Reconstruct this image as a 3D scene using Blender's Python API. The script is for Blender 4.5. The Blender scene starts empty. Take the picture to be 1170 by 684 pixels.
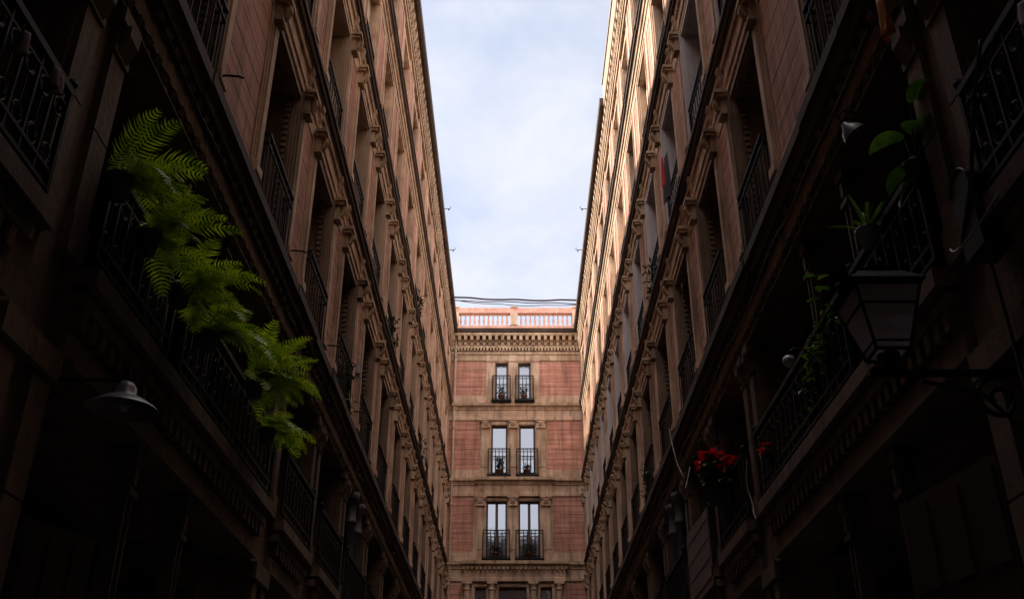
import bpy, math, random
from mathutils import Vector, Matrix, Euler
R = math.radians
PI = math.pi
scene = bpy.context.scene
COL = scene.collection
rnd = random.Random(7)

# ------------------------------------------------------------------ materials
def new_mat(name):
    m = bpy.data.materials.new(name); m.use_nodes = True
    nt = m.node_tree
    return m, nt, nt.nodes, nt.links, nt.nodes['Principled BSDF']

def stone(name, c1, c2, dirt, dirt_amt=0.5, rough=0.85, scale=1.0, bump=0.35, streak=True, bricks=False):
    m, nt, N, L, b = new_mat(name)
    b.inputs['Roughness'].default_value = rough
    geo = N.new('ShaderNodeNewGeometry')
    n1 = N.new('ShaderNodeTexNoise'); n1.inputs['Scale'].default_value = 1.7*scale; n1.inputs['Detail'].default_value = 8; n1.inputs['Roughness'].default_value = .65
    L.new(geo.outputs['Position'], n1.inputs['Vector'])
    r1 = N.new('ShaderNodeValToRGB'); r1.color_ramp.elements[0].position = .35; r1.color_ramp.elements[1].position = .68
    r1.color_ramp.elements[0].color = (*c1, 1); r1.color_ramp.elements[1].color = (*c2, 1)
    L.new(n1.outputs['Fac'], r1.inputs['Fac'])
    # rain streaks: noise stretched along z
    mp = N.new('ShaderNodeMapping'); mp.inputs['Scale'].default_value = (5, 5, .45) if streak else (2, 2, 2)
    L.new(geo.outputs['Position'], mp.inputs['Vector'])
    n2 = N.new('ShaderNodeTexNoise'); n2.inputs['Scale'].default_value = 1.3; n2.inputs['Detail'].default_value = 7; n2.inputs['Roughness'].default_value = .7
    L.new(mp.outputs['Vector'], n2.inputs['Vector'])
    r2 = N.new('ShaderNodeValToRGB'); r2.color_ramp.elements[0].position = .46; r2.color_ramp.elements[1].position = .72
    r2.color_ramp.elements[0].color = (0, 0, 0, 1); r2.color_ramp.elements[1].color = (dirt_amt,)*3+(1,)
    L.new(n2.outputs['Fac'], r2.inputs['Fac'])
    mx = N.new('ShaderNodeMixRGB'); mx.inputs['Color2'].default_value = (*dirt, 1)
    L.new(r2.outputs['Color'], mx.inputs['Fac']); L.new(r1.outputs['Color'], mx.inputs['Color1'])
    out = mx.outputs['Color']
    n3 = N.new('ShaderNodeTexNoise'); n3.inputs['Scale'].default_value = 22*scale; n3.inputs['Detail'].default_value = 6
    L.new(geo.outputs['Position'], n3.inputs['Vector'])
    hgt = n3.outputs['Fac']
    if bricks:
        wv = N.new('ShaderNodeTexWave'); wv.wave_type = 'BANDS'; wv.bands_direction = 'Z'
        wv.inputs['Scale'].default_value = .314*10/6*1.0*3; wv.inputs['Distortion'].default_value = .25; wv.inputs['Detail'].default_value = 2
        L.new(geo.outputs['Position'], wv.inputs['Vector'])
        rw = N.new('ShaderNodeValToRGB'); rw.color_ramp.elements[0].position = .03; rw.color_ramp.elements[1].position = .25
        rw.color_ramp.elements[0].color = (.62, .62, .62, 1); rw.color_ramp.elements[1].color = (1, 1, 1, 1)
        L.new(wv.outputs['Fac'], rw.inputs['Fac'])
        ml = N.new('ShaderNodeMixRGB'); ml.blend_type = 'MULTIPLY'; ml.inputs['Fac'].default_value = .55
        L.new(out, ml.inputs['Color1']); L.new(rw.outputs['Color'], ml.inputs['Color2']); out = ml.outputs['Color']
        # single courses a touch lighter or darker
        mp2 = N.new('ShaderNodeMapping'); mp2.inputs['Scale'].default_value = (1.2, 1.2, 15)
        L.new(geo.outputs['Position'], mp2.inputs['Vector'])
        n4 = N.new('ShaderNodeTexNoise'); n4.inputs['Scale'].default_value = 1; n4.inputs['Detail'].default_value = 3
        L.new(mp2.outputs['Vector'], n4.inputs['Vector'])
        r4 = N.new('ShaderNodeValToRGB'); r4.color_ramp.elements[0].position = .3; r4.color_ramp.elements[1].position = .7
        r4.color_ramp.elements[0].color = (.68, .66, .64, 1); r4.color_ramp.elements[1].color = (1.12, 1.12, 1.12, 1)
        L.new(n4.outputs['Fac'], r4.inputs['Fac'])
        m4 = N.new('ShaderNodeMixRGB'); m4.blend_type = 'MULTIPLY'; m4.inputs['Fac'].default_value = .8
        L.new(out, m4.inputs['Color1']); L.new(r4.outputs['Color'], m4.inputs['Color2']); out = m4.outputs['Color']
    L.new(out, b.inputs['Base Color'])
    bp = N.new('ShaderNodeBump'); bp.inputs['Strength'].default_value = bump; bp.inputs['Distance'].default_value = .02
    L.new(hgt, bp.inputs['Height']); L.new(bp.outputs['Normal'], b.inputs['Normal'])
    return m

def simple(name, c, rough=.6, metal=0., var=.25, scale=8, spec=.5, bump=.0):
    m, nt, N, L, b = new_mat(name)
    b.inputs['Roughness'].default_value = rough; b.inputs['Metallic'].default_value = metal
    b.inputs['Specular IOR Level'].default_value = spec
    geo = N.new('ShaderNodeNewGeometry')
    n = N.new('ShaderNodeTexNoise'); n.inputs['Scale'].default_value = scale; n.inputs['Detail'].default_value = 5
    L.new(geo.outputs['Position'], n.inputs['Vector'])
    r = N.new('ShaderNodeValToRGB'); r.color_ramp.elements[0].position = .3; r.color_ramp.elements[1].position = .7
    r.color_ramp.elements[0].color = (*[x*(1-var) for x in c], 1); r.color_ramp.elements[1].color = (*[min(1, x*(1+var)) for x in c], 1)
    L.new(n.outputs['Fac'], r.inputs['Fac']); L.new(r.outputs['Color'], b.inputs['Base Color'])
    if bump:
        bp = N.new('ShaderNodeBump'); bp.inputs['Strength'].default_value = bump; bp.inputs['Distance'].default_value = .01
        L.new(n.outputs['Fac'], bp.inputs['Height']); L.new(bp.outputs['Normal'], b.inputs['Normal'])
    return m

def leafmat(name, c1, c2, trans=.35):
    m, nt, N, L, b = new_mat(name)
    b.inputs['Roughness'].default_value = .45
    geo = N.new('ShaderNodeNewGeometry')
    n = N.new('ShaderNodeTexNoise'); n.inputs['Scale'].default_value = 9
    L.new(geo.outputs['Position'], n.inputs['Vector'])
    r = N.new('ShaderNodeValToRGB'); r.color_ramp.elements[0].position = .35; r.color_ramp.elements[1].position = .65
    r.color_ramp.elements[0].color = (*c1, 1); r.color_ramp.elements[1].color = (*c2, 1)
    L.new(n.outputs['Fac'], r.inputs['Fac']); L.new(r.outputs['Color'], b.inputs['Base Color'])
    t = N.new('ShaderNodeBsdfTranslucent'); L.new(r.outputs['Color'], t.inputs['Color'])
    ms = N.new('ShaderNodeMixShader'); ms.inputs['Fac'].default_value = trans
    L.new(b.outputs[0], ms.inputs[1]); L.new(t.outputs[0], ms.inputs[2])
    L.new(ms.outputs[0], nt.nodes['Material Output'].inputs['Surface'])
    return m

M = {}
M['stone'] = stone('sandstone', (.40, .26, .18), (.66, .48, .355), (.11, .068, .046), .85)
M['stone_shaded'] = stone('shade-darkened sandstone', (.085, .05, .034), (.19, .118, .083), (.02, .012, .009), .85)  # darker copy of the sandstone, low-level shade put into the colour
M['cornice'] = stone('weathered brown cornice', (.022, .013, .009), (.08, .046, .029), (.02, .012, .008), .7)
M['ornament'] = stone('ochre carved stone', (.32, .215, .135), (.58, .43, .29), (.07, .042, .025), .85)
M['brick'] = stone('terracotta brick', (.45, .205, .15), (.60, .31, .235), (.14, .07, .05), .85, bricks=True, bump=.2)
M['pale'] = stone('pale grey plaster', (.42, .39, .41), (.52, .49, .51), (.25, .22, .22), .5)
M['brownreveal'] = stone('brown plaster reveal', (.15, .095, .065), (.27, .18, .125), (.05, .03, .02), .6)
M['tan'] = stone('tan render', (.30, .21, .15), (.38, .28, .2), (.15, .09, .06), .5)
M['iron'] = simple('black wrought iron', (.008, .007, .007), .65, .0, .3, spec=.2)
M['ironcol'] = simple('brown painted cast iron', (.07, .045, .04), .6, 0, .4)
M['greycol'] = simple('grey painted iron', (.075, .075, .09), .6, 0, .3)
M['wood'] = simple('dark window wood', (.045, .022, .018), .5, 0, .3)
M['redwood'] = simple('red brown wood', (.03, .011, .008), .6, 0, .35, 4)
M['interior'] = simple('unlit shop interior', (.015, .011, .01), .8, 0, .4, 2, .1)
M['enamel'] = simple('grey enamel', (.15, .15, .175), .35, 0, .15)
M['enamel_in'] = simple('worn enamel inside', (.10, .08, .078), .6, 0, .25)
M['glasslamp'] = simple('opal lamp glass', (.38, .39, .48), .2, 0, .1)
M['pot'] = simple('terracotta pot', (.24, .08, .04), .8, 0, .25)
M['blackpot'] = simple('black plastic pot', (.015, .015, .015), .5)
M['soil'] = simple('soil', (.03, .02, .015), .95)
M['cable'] = simple('dark cable', (.025, .015, .03), .6)
M['whitecable'] = simple('pale cable', (.26, .22, .21), .6)
M['pipe'] = simple('painted pipe', (.33, .24, .18), .6, 0, .2)
M['paving'] = stone('stone paving', (.10, .09, .08), (.17, .15, .13), (.04, .04, .04), .6, streak=False)
M['ground'] = stone('city ground', (.10, .09, .08), (.16, .14, .12), (.05, .05, .05), .5, streak=False, scale=.2)
M['fern'] = leafmat('fern leaf', (.10, .24, .006), (.50, .62, .02), .4)
M['leaf'] = leafmat('glossy leaf', (.035, .10, .01), (.12, .22, .02), .3)
M['darkleaf'] = leafmat('dark leaf', (.02, .035, .012), (.04, .07, .02), .2)
M['red'] = leafmat('red bract', (.34, .003, .012), (.58, .006, .022), .35)
M['orange'] = leafmat('orange cloth', (.55, .20, .02), (.75, .32, .04), .5)
M['pinkcloth'] = simple('mauve cloth', (.13, .06, .08), .8)
M['whitecloth'] = simple('white cloth', (.35, .33, .35), .8)
M['navy'] = simple('navy cloth', (.012, .012, .03), .8)
M['redcloth'] = simple('red cloth', (.5, .01, .03), .8)
M['reed'] = simple('reed matting', (.13, .085, .085), .85, 0, .3, 30)
M['balu'] = stone('pink terracotta', (.46, .23, .18), (.60, .36, .29), (.25, .12, .08), .4, scale=3)

def glassmat(name, base, metal, rough=.06):
    m, nt, N, L, b = new_mat(name)
    b.inputs['Base Color'].default_value = (*base, 1); b.inputs['Metallic'].default_value = metal
    b.inputs['Roughness'].default_value = rough
    geo = N.new('ShaderNodeNewGeometry')
    n = N.new('ShaderNodeTexNoise'); n.inputs['Scale'].default_value = 3
    L.new(geo.outputs['Position'], n.inputs['Vector'])
    bp = N.new('ShaderNodeBump'); bp.inputs['Strength'].default_value = .12; bp.inputs['Distance'].default_value = .02
    L.new(n.outputs['Fac'], bp.inputs['Height']); L.new(bp.outputs['Normal'], b.inputs['Normal'])
    return m
M['pane'] = glassmat('window glass reflecting', (.19, .215, .26), .75)
M['darkpane'] = glassmat('dark window glass', (.10, .11, .13), .5)
gm, nt, N, L, b = new_mat('lantern glass')
b.inputs['Base Color'].default_value = (.8, .7, .74, 1); b.inputs['Roughness'].default_value = .3
tl = N.new('ShaderNodeBsdfTranslucent'); tl.inputs['Color'].default_value = (.85, .74, .82, 1)
tr = N.new('ShaderNodeBsdfTransparent')
m1 = N.new('ShaderNodeMixShader'); m1.inputs['Fac'].default_value = .45; L.new(b.outputs[0], m1.inputs[1]); L.new(tl.outputs[0], m1.inputs[2])
m2 = N.new('ShaderNodeMixShader'); m2.inputs['Fac'].default_value = .5; L.new(m1.outputs[0], m2.inputs[1]); L.new(tr.outputs[0], m2.inputs[2])
L.new(m2.outputs[0], nt.nodes['Material Output'].inputs['Surface'])
M['lanternglass'] = gm
M['blind'] = simple('cream roller blind', (.55, .50, .42), .8, 0, .1)
M['curtain'] = simple('white curtain', (.5, .5, .5), .8, 0, .2, 20)

# ------------------------------------------------------------------ mesh helpers
class MB:
    def __init__(s): s.v = []; s.f = []; s.m = []
    def add(s, vs, fs, mi=0):
        k = len(s.v); s.v += [tuple(v) for v in vs]; s.f += [tuple(i+k for i in f) for f in fs]; s.m += [mi]*len(fs); return s
    def box(s, x0, x1, y0, y1, z0, z1, mi=0):
        if x0 > x1: x0, x1 = x1, x0
        if y0 > y1: y0, y1 = y1, y0
        if z0 > z1: z0, z1 = z1, z0
        return s.add([(x0,y0,z0),(x1,y0,z0),(x1,y1,z0),(x0,y1,z0),(x0,y0,z1),(x1,y0,z1),(x1,y1,z1),(x0,y1,z1)],
                     [(0,3,2,1),(4,5,6,7),(0,1,5,4),(1,2,6,5),(2,3,7,6),(3,0,4,7)], mi)
    def prism(s, prof, x0, x1, mi=0):   # profile (y,z) counter-clockwise, extruded along x
        n = len(prof)
        vs = [(x0, y, z) for y, z in prof]+[(x1, y, z) for y, z in prof]
        fs = [(i, (i+1) % n, (i+1) % n+n, i+n) for i in range(n)]+[tuple(reversed(range(n))), tuple(range(n, 2*n))]
        return s.add(vs, fs, mi)
    def lathe(s, prof, c=(0,0,0), n=16, mi=0, axis='z', mat=None):
        vs = []
        for r, z in prof:
            for i in range(n):
                a = 2*PI*i/n; p = Vector((r*math.cos(a), r*math.sin(a), z))
                if mat: p = mat @ p
                vs.append(p+Vector(c))
        fs = []
        for j in range(len(prof)-1):
            for i in range(n):
                fs.append((j*n+i, j*n+(i+1) % n, (j+1)*n+(i+1) % n, (j+1)*n+i))
        return s.add(vs, fs, mi)
    def tube(s, pts, r, n=6, mi=0, taper=1.0):
        pts = [Vector(p) for p in pts]; vs = []; up = Vector((.13, .27, .95)).normalized()
        for i, p in enumerate(pts):
            t = (pts[min(i+1, len(pts)-1)]-pts[max(i-1, 0)]).normalized()
            a = t.cross(up)
            if a.length < .05: a = t.cross(Vector((1, 0, 0)))
            a.normalize(); bb = t.cross(a)
            rr = r*(1+(taper-1)*i/max(1, len(pts)-1))
            for k in range(n):
                q = 2*PI*k/n; vs.append(p+a*rr*math.cos(q)+bb*rr*math.sin(q))
        fs = []
        for i in range(len(pts)-1):
            for k in range(n):
                fs.append((i*n+k, i*n+(k+1) % n, (i+1)*n+(k+1) % n, (i+1)*n+k))
        fs += [tuple(reversed(range(n))), tuple(range((len(pts)-1)*n, len(pts)*n))]
        return s.add(vs, fs, mi)
    def mesh(s, name, mats, smooth=False):
        me = bpy.data.meshes.new(name); me.from_pydata(s.v, [], s.f)
        for m in mats: me.materials.append(m)
        if len(mats) > 1: me.polygons.foreach_set('material_index', s.m)
        if smooth: me.polygons.foreach_set('use_smooth', [True]*len(me.polygons))
        me.update()
        return me
    def build(s, name, mats, parent=None, smooth=False, loc=(0,0,0)):
        if not isinstance(mats, (list, tuple)): mats = [mats]
        return put(name, s.mesh(name, mats, smooth), parent, loc)

def put(name, me, parent=None, loc=(0,0,0), rot=None):
    o = bpy.data.objects.new(name, me); COL.objects.link(o); o.parent = parent; o.location = loc
    if rot: o.rotation_euler = rot
    return o
def tag(o, label=None, cat=None, group=None, kind=None):
    for k, v in (('label', label), ('category', cat), ('group', group), ('kind', kind)):
        if v: o[k] = v
    return o
def thing(name, label, cat, loc=(0,0,0), rz=0, group=None):
    o = bpy.data.objects.new(name, None); COL.objects.link(o); o.location = loc; o.rotation_euler = (0, 0, rz)
    o.empty_display_size = .2
    return tag(o, label, cat, group)

# ------------------------------------------------------------------ facade geometry
A = 2.6          # half width of the street
D = 36.1         # distance of the end facade
FL = [6.9, 10.1, 13.2, 16.2, 18.4]
TOP = 19.5
YB = -9.0        # the side buildings start behind the viewer
bays = [8.15+2.33*k for k in range(12)]         # opening starts
bays = [-3.9, -1.55, 0.8, 3.05, 5.25]+bays
OW = 1.25
opens = [(b, b+OW) for b in bays]
OT = [9.35, 12.5, 15.45, 17.95]

def cornice_profile(z, kind=0):
    if kind == 0:
        return [(-.05, z-.16), (.075, z-.16), (.09, z-.10), (.12, z-.08), (.13, z-.02), (.155, z), (.155, z+.06), (.13, z+.08), (-.05, z+.10)]
    return [(-.05, z-.3), (.07, z-.3), (.09, z-.22), (.15, z-.18), (.17, z-.10), (.21, z-.06), (.21, z+.05), (.17, z+.08), (-.05, z+.10)]
def arch_profile(z0, z1):
    h = z1-z0
    return [(-.05, z0), (.03, z0), (.03, z0+h*.25), (.05, z0+h*.27), (.05, z0+h*.5), (.04, z0+h*.52), (.04, z0+h*.8), (.07, z0+h*.85), (.08, z1), (-.05, z1)]

def railing_mesh(Lx, p, h, sp=.105, r=.009):
    mb = MB()
    for z in (h, h-.12, .06):
        t = .016 if z == h else .01
        mb.box(-Lx/2, Lx/2, p-t, p+t, z-t, z+t)
        for e in (-1, 1): mb.box(e*Lx/2-t, e*Lx/2+t, -.02, p-t-.001, z-t, z+t)
    n = max(2, int(Lx/sp))
    for i in range(n+1):
        x = -Lx/2+Lx*i/n; mb.box(x-r, x+r, p-r, p+r, 0, h)
    for e in (-1, 1):
        for q in (.33, .66): mb.box(e*Lx/2-r, e*Lx/2+r, p*q-r, p*q+r, 0, h)
    for i in range(n):
        x = -Lx/2+Lx*(i+.5)/n
        mb.tube([(x-.035, p, h-.06), (x, p, h-.025), (x+.035, p, h-.06), (x, p, h-.095), (x-.035, p, h-.06)], .005, 4)
    return mb
def window_meshes(w, h, depth, reveal_dots, matrev, transom=True):
    """origin: bottom centre of the opening on the wall plane; y outward"""
    rv = MB(); t = .03
    rv.box(-w/2, -w/2+t, -depth, .0, 0, h); rv.box(w/2-t, w/2, -depth, .0, 0, h)
    rv.box(-w/2+t, w/2-t, -depth, .0, h-t, h); rv.box(-w/2+t, w/2-t, -depth, .0, 0, t)
    for e in (-1, 1):
        rv.box(e*(w/2-.002), e*(w/2+.07), 0, .03, 0, h+.07); rv.box(e*(w/2+.03), e*(w/2+.07), .03, .055, 0, h+.07)
    rv.box(-w/2, w/2, .0, .03, h-.0, h+.07)
    if reveal_dots:
        k = int(h/.085)
        for i in range(k):
            z = .05+i*.085
            for e in (-1, 1): rv.box(e*(w/2-t), e*(w/2-t-.035), -.13, -.075, z, z+.045)
        for e in (-1, 1):
            rv.box(e*(w/2-t), e*(w/2-t-.012), -.17, -.15, 0, h-t); rv.box(e*(w/2-t), e*(w/2-t-.012), -.055, -.03, 0, h-t)
        for i in range(int((w-.1)/.085)):
            x = -w/2+.07+i*.085; rv.box(x, x+.045, -.13, -.075, h-t-.035, h-t)
    fr = MB(); f = .065; y0, y1 = -depth+.02, -depth+.08
    a, b_ = -w/2+t, w/2-t
    fr.box(a, a+f, y0, y1, t, h-t); fr.box(b_-f, b_, y0, y1, t, h-t); fr.box(a+f, b_-f, y0, y1, h-t-f, h-t); fr.box(a+f, b_-f, y0, y1, t, t+.22)
    if w > .75:
        fr.box(-.05, .05, y0-.002, y1+.012, t+.22, h-t-f)
    if transom: fr.box(a+f, b_-f, y0+.004, y1-.006, h*.74, h*.74+.05)
    pn = MB(); pn.box(a+f*.5, b_-f*.5, y0+.015, y0+.028, t+.1, h-t-.03)
    return rv, fr, pn

def capital_mb(w, z, d0=.0):
    mb = MB()
    mb.box(-w/2, w/2, d0, d0+.09, z-.34, z-.30); mb.box(-w/2+.01, w/2-.01, d0, d0+.07, z-.30, z-.10)
    mb.box(-w/2-.02, w/2+.02, d0, d0+.12, z-.10, z-.05); mb.box(-w/2-.04, w/2+.04, d0, d0+.15, z-.05, z)
    mb.prism([(d0+.07, z-.26), (d0+.10, z-.25), (d0+.15, z-.14), (d0+.15, z-.101), (d0+.07, z-.101)], -w/4, w/4)
    # rosette
    mb.lathe([(.03, 0), (.025, .02), (0.001, .028)], (0, d0+.071, z-.2), 8, mat=Matrix.Rotation(-PI/2, 3, 'X'))
    return mb

def slabs(mb, x0, x1, z0, z1, d0, d1, step=.29, gap=.014, mi=0):
    n = max(1, round((z1-z0)/step)); st = (z1-z0)/n
    for i in range(n):
        mb.box(x0, x1, d0, d1, z0+i*st+(gap/2 if i else 0), z0+(i+1)*st-(gap/2 if i < n-1 else 0), mi)

# lower part: stone piers along the street (y0,y1), big openings between
PIERS = [(-9, -8.4), (-5.4, -4.9), (-2.2, -1.7), (0.9, 1.4), (4.4, 5.05), (9.82, 10.36), (12.0, 12.5), (14.2, 14.72), (16.7, 17.25), (19.0, 19.55),
         (21.3, 21.85), (23.6, 24.15), (25.9, 26.45), (28.2, 28.75), (30.5, 31.05), (32.8, 33.35), (35.5, 36.08)]

def scroll_rail(x0, x1, z0, z1, d):
    mb = MB(); t = .014
    for z, tt in ((z1, .022), (z0+.1, .011), (z0, .012), (z1-.1, .008)):
        mb.box(x0, x1, d-tt, d+tt, z-tt, z+tt)
    n = max(2, round((x1-x0)/.17)); w = (x1-x0)/n
    for i in range(n+1):
        x = x0+i*w; mb.box(x-.009, x+.009, d-.009, d+.009, z0, z1)
    zc0, zc1 = z0+.1, z1-.1
    for i in range(n):
        xc = x0+(i+.5)*w; rr = w*.36
        for zc, sg in ((zc0+rr+.01, 1), (zc1-rr-.01, -1)):
            pts = []
            for k in range(13):
                a = sg*(-PI/2+k*PI*1.55/12+.2); q = rr*(1-.045*k*.9)
                pts.append((xc+q*math.cos(a), d, zc+q*math.sin(a)))
            mb.tube(pts, .008, 4)
            pts = [(2*xc-p[0], p[1], p[2]) for p in pts]
            mb.tube(pts, .006, 4)
        mb.tube([(xc, d, zc0+2*rr), (xc, d, zc1-2*rr)], .006, 4)
    for x in (x0, x1):
        mb.box(x-.016, x+.016, d-.016, d+.016, z0-.02, z1+.03)
        mb.lathe([(.001, z1+.10), (.025, z1+.085), (.032, z1+.06), (.02, z1+.035), (.01, z1+.02)], (x, d, 0), 8)
    return mb

def seg_prism(mb, prof, y0, y1, S, rs, mi=0, step=2.33):
    y = y0
    while y < y1-.01:
        e = min(y1, y+step*rs.choice((.5, 1, 1, .75)))
        if y1-e < .3: e = y1
        dy, dz = rs.uniform(-.008, .010), rs.uniform(-.009, .009)
        mb.prism([(p[0]+(dy if p[0] > .08 else 0), p[1]+(dz if p[0] > .08 else 0)) for p in prof], *S(y, e-.004), mi); y = e
    return mb

def side_building(side):
    sg = -1 if side == 'L' else 1
    label = ('long pink brick and stone facade along the left side, shaded up to its eave' if side == 'L'
             else 'long pink brick and stone facade along the right side, sunlit under its eave')
    root = thing('apartment_building', label, 'building', (sg*A, 0, 0), R(90)*sg)
    S = lambda a, b: (min(sg*a, sg*b), max(sg*a, sg*b))
    rs = random.Random(3 if sg < 0 else 11)
    # ---- upper wall body
    w = MB()
    ys = [YB]+[v for o in opens for v in o]+[D]
    for i in range(4):
        z0, z1 = FL[i], FL[i+1]
        for k in range(0, len(ys), 2):
            w.box(*S(ys[k], ys[k+1]), -.55, 0, z0, z1)
        for o in opens:
            w.box(*S(*o), -.55, 0, OT[i], z1); w.box(*S(*o), -.55, -.0, z0, z0+.12)
    w.box(*S(YB, D), -.55, 0, 18.4, TOP)
    w.box(*S(YB, D), -.55, 0, 6.5, 6.9)
    w.build('wall', M['stone'], root)
    core = MB(); core.box(*S(YB, D+6), -7, -.553, 6.5, TOP-.1); core.box(*S(YB, D+6), -7, -1.6, 0, 6.5); core.build('interior_wall', M['interior'], root)
    rf = MB(); rf.box(*S(YB, D-.02), -7, .0, TOP+.003, TOP+.18); rf.build('roof', M['tan'], root)
    # ---- sill courses
    for i in range(4):
        mb = MB()
        for k in range(0, len(ys), 2):
            a, b_ = ys[k]+(.08 if k else 0), ys[k+1]-.08
            mb.box(*S(a, b_), 0, .045, FL[i]+.1, FL[i]+.34); mb.box(*S(a, b_), .045, .065, FL[i]+.30, FL[i]+.34)
        mb.build('sill_course', M['stone'], root)
    # ---- cornices
    for i in range(1, 4):
        mb = MB(); z = FL[i]
        seg_prism(mb, cornice_profile(z), YB, D-.28, S, rs)
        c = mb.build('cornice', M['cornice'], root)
        en = MB(); en.prism(arch_profile(z-.58, z-.163), *S(YB, D-.14))
        for o in opens:
            for yy in ((o[0]-.17, o[1]+.17) if i < 3 else ()):
                a, b_ = S(yy-.055, yy+.055)
                en.prism([(.0, z-.42), (.05, z-.41), (.085, z-.33), (.08, z-.28), (.11, z-.2), (.11, z-.164), (.0, z-.164)], a, b_)
        en.build('entablature', M['ornament'] if i > 1 else M['stone'], c)
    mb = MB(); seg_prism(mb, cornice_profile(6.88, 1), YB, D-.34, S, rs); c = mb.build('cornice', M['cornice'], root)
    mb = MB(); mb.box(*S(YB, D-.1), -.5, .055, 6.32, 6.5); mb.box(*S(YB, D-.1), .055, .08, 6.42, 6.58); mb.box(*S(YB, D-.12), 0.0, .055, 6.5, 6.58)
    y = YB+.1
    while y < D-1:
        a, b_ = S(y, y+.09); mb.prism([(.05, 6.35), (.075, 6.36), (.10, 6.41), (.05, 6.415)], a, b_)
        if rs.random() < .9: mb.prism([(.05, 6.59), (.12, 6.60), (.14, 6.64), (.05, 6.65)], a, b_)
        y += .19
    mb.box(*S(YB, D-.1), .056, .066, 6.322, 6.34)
    mb.build('beam', M['stone_shaded'], root)
    # ---- eave entablature
    mb = MB()
    mb.box(*S(YB, D-.4), 0, .07, 18.35, 18.5); mb.box(*S(YB, D-.4), 0, .10, 18.5, 18.6)
    y = YB
    while y < D-.5:
        mb.box(*S(y, y+.09), .0, .12, 18.64, 18.78); y += .17
    mb.box(*S(YB, D-.4), 0, .13, 18.78, 18.86)
    y = YB
    while y < D-.6:
        a, b_ = S(y, y+.13)
        mb.prism([(0, 18.9), (.08, 18.9), (.11, 18.98), (.14, 19.02), (.155, 19.18), (0, 19.18)], a, b_); y += .33
    mb.box(*S(YB, D-.4), 0, .15, 19.18, 19.22)
    en = mb.build('eave_entablature', M['ornament'], root)
    mb = MB()
    if sg > 0: mb.prism([(0, 19.223), (.22, 19.25), (.27, 19.3), (.275, 19.5), (0, 19.5)], 21.7, D-.35)
    else: mb.prism([(0, 19.223), (.22, 19.25), (.28, 19.3), (.285, 19.52), (0, 19.52)], -(D-.35), -YB)
    # uneven tile ends along the gutter
    y = 21.8 if sg > 0 else 8
    while y < D-.6:
        h = rs.uniform(.0, .05); mb.box(*S(y, y+rs.uniform(.12, .35)), .05, .262, 19.5+.021*(sg < 0), 19.53+h+.021*(sg < 0)); y += rs.uniform(.3, 1.2)
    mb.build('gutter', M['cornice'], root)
    if sg > 0:
        mb = MB(); mb.box(*S(YB, 21.68), 0, .17, 19.225, 19.95); mb.box(*S(YB, 21.68), 0, .20, 19.95, 20.02); mb.build('parapet', M['tan'], root)
    # ---- pier dressings
    pz = []
    edges = [(YB, opens[0][0])]+[(opens[k][1], opens[k+1][0]) for k in range(len(opens)-1)]+[(opens[-1][1], D-.02)]
    cache = {}
    for i in range(4):
        z0, z1 = FL[i]+.34, FL[i+1]-(.58 if i < 3 else .05)
        for e0, e1 in edges:
            wd = e1-e0; key = (i, round(wd, 2))
            if key not in cache:
                p = MB(); st = .17 if wd > .6 else .12
                i0, i1 = -wd/2+.075, wd/2-.075
                for u0, u1 in ((i0, i0+st), (i1-st, i1)):
                    p.box(u0, u1, 0, .05 if i < 2 else .035, z0, z1-.0) 
                    if i < 2:
                        p.box(u0+.03, u1-.03, .05, .075, z0+.12, z1-.4); p.box(u0-.015, u1+.015, .0505, .10, z0, z0+.1)
                b0, b1 = i0+st, i1-st
                if wd > .9:
                    p.box(b0, b1, 0, .028, z1-.16, z1-.001); p.box(b0, b1, 0, .028, z0+.001, z0+.12)
                    p.box(b0, b0+.035, 0, .035, z0+.121, z1-.161); p.box(b1-.035, b1, 0, .035, z0+.121, z1-.161)
                    q = MB(); slabs(q, b0+.04, b1-.04, z0+.125, z1-.165, 0, .018)
                else: q = None
                cm = capital_mb(st+.02, z1, .05)
                cache[key] = (p.mesh('pier', [M['stone']]), q.mesh('brick_panel', [M['brick']]) if q else None, cm.mesh('capital', [M['ornament']]), i0+st/2, i1-st/2)
            pm, qm, cm, c0, c1 = cache[key]
            o = put('pier', pm, root, (sg*(e0+e1)/2, 0, 0))
            if qm: put('brick_panel', qm, o)
            if e1 > 4 and i < 2 and wd < 2.5:
                put('capital', cm, o, (c0, 0, 0)); put('capital', cm, o, (c1, 0, 0))
    # ---- windows and upper balconies
    for i in range(4):
        h = OT[i]-FL[i]-.12
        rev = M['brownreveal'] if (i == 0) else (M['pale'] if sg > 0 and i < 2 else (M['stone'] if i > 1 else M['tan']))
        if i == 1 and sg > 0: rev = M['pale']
        rv, fr, pn = window_meshes(OW, h, .5 if i < 2 else .28, i == 0, rev)
        mr, mf, mp = rv.mesh('window', [rev]), fr.mesh('frame', [M['wood']]), pn.mesh('pane', [M['darkpane']])
        pr = (.09, .03, .0, -.02)[i]
        rm = railing_mesh(OW-.06, pr, .72 if i else .8, .135, .0065).mesh('railing', [M['iron']])
        sm = MB(); sm.box(-OW/2-.04, OW/2+.04, -.1, pr+.045, 0, .05); sm.box(-OW/2-.02, OW/2+.02, -.1, pr+.025, -.05, 0); sm = sm.mesh('balcony', [M['cornice']])
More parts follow.
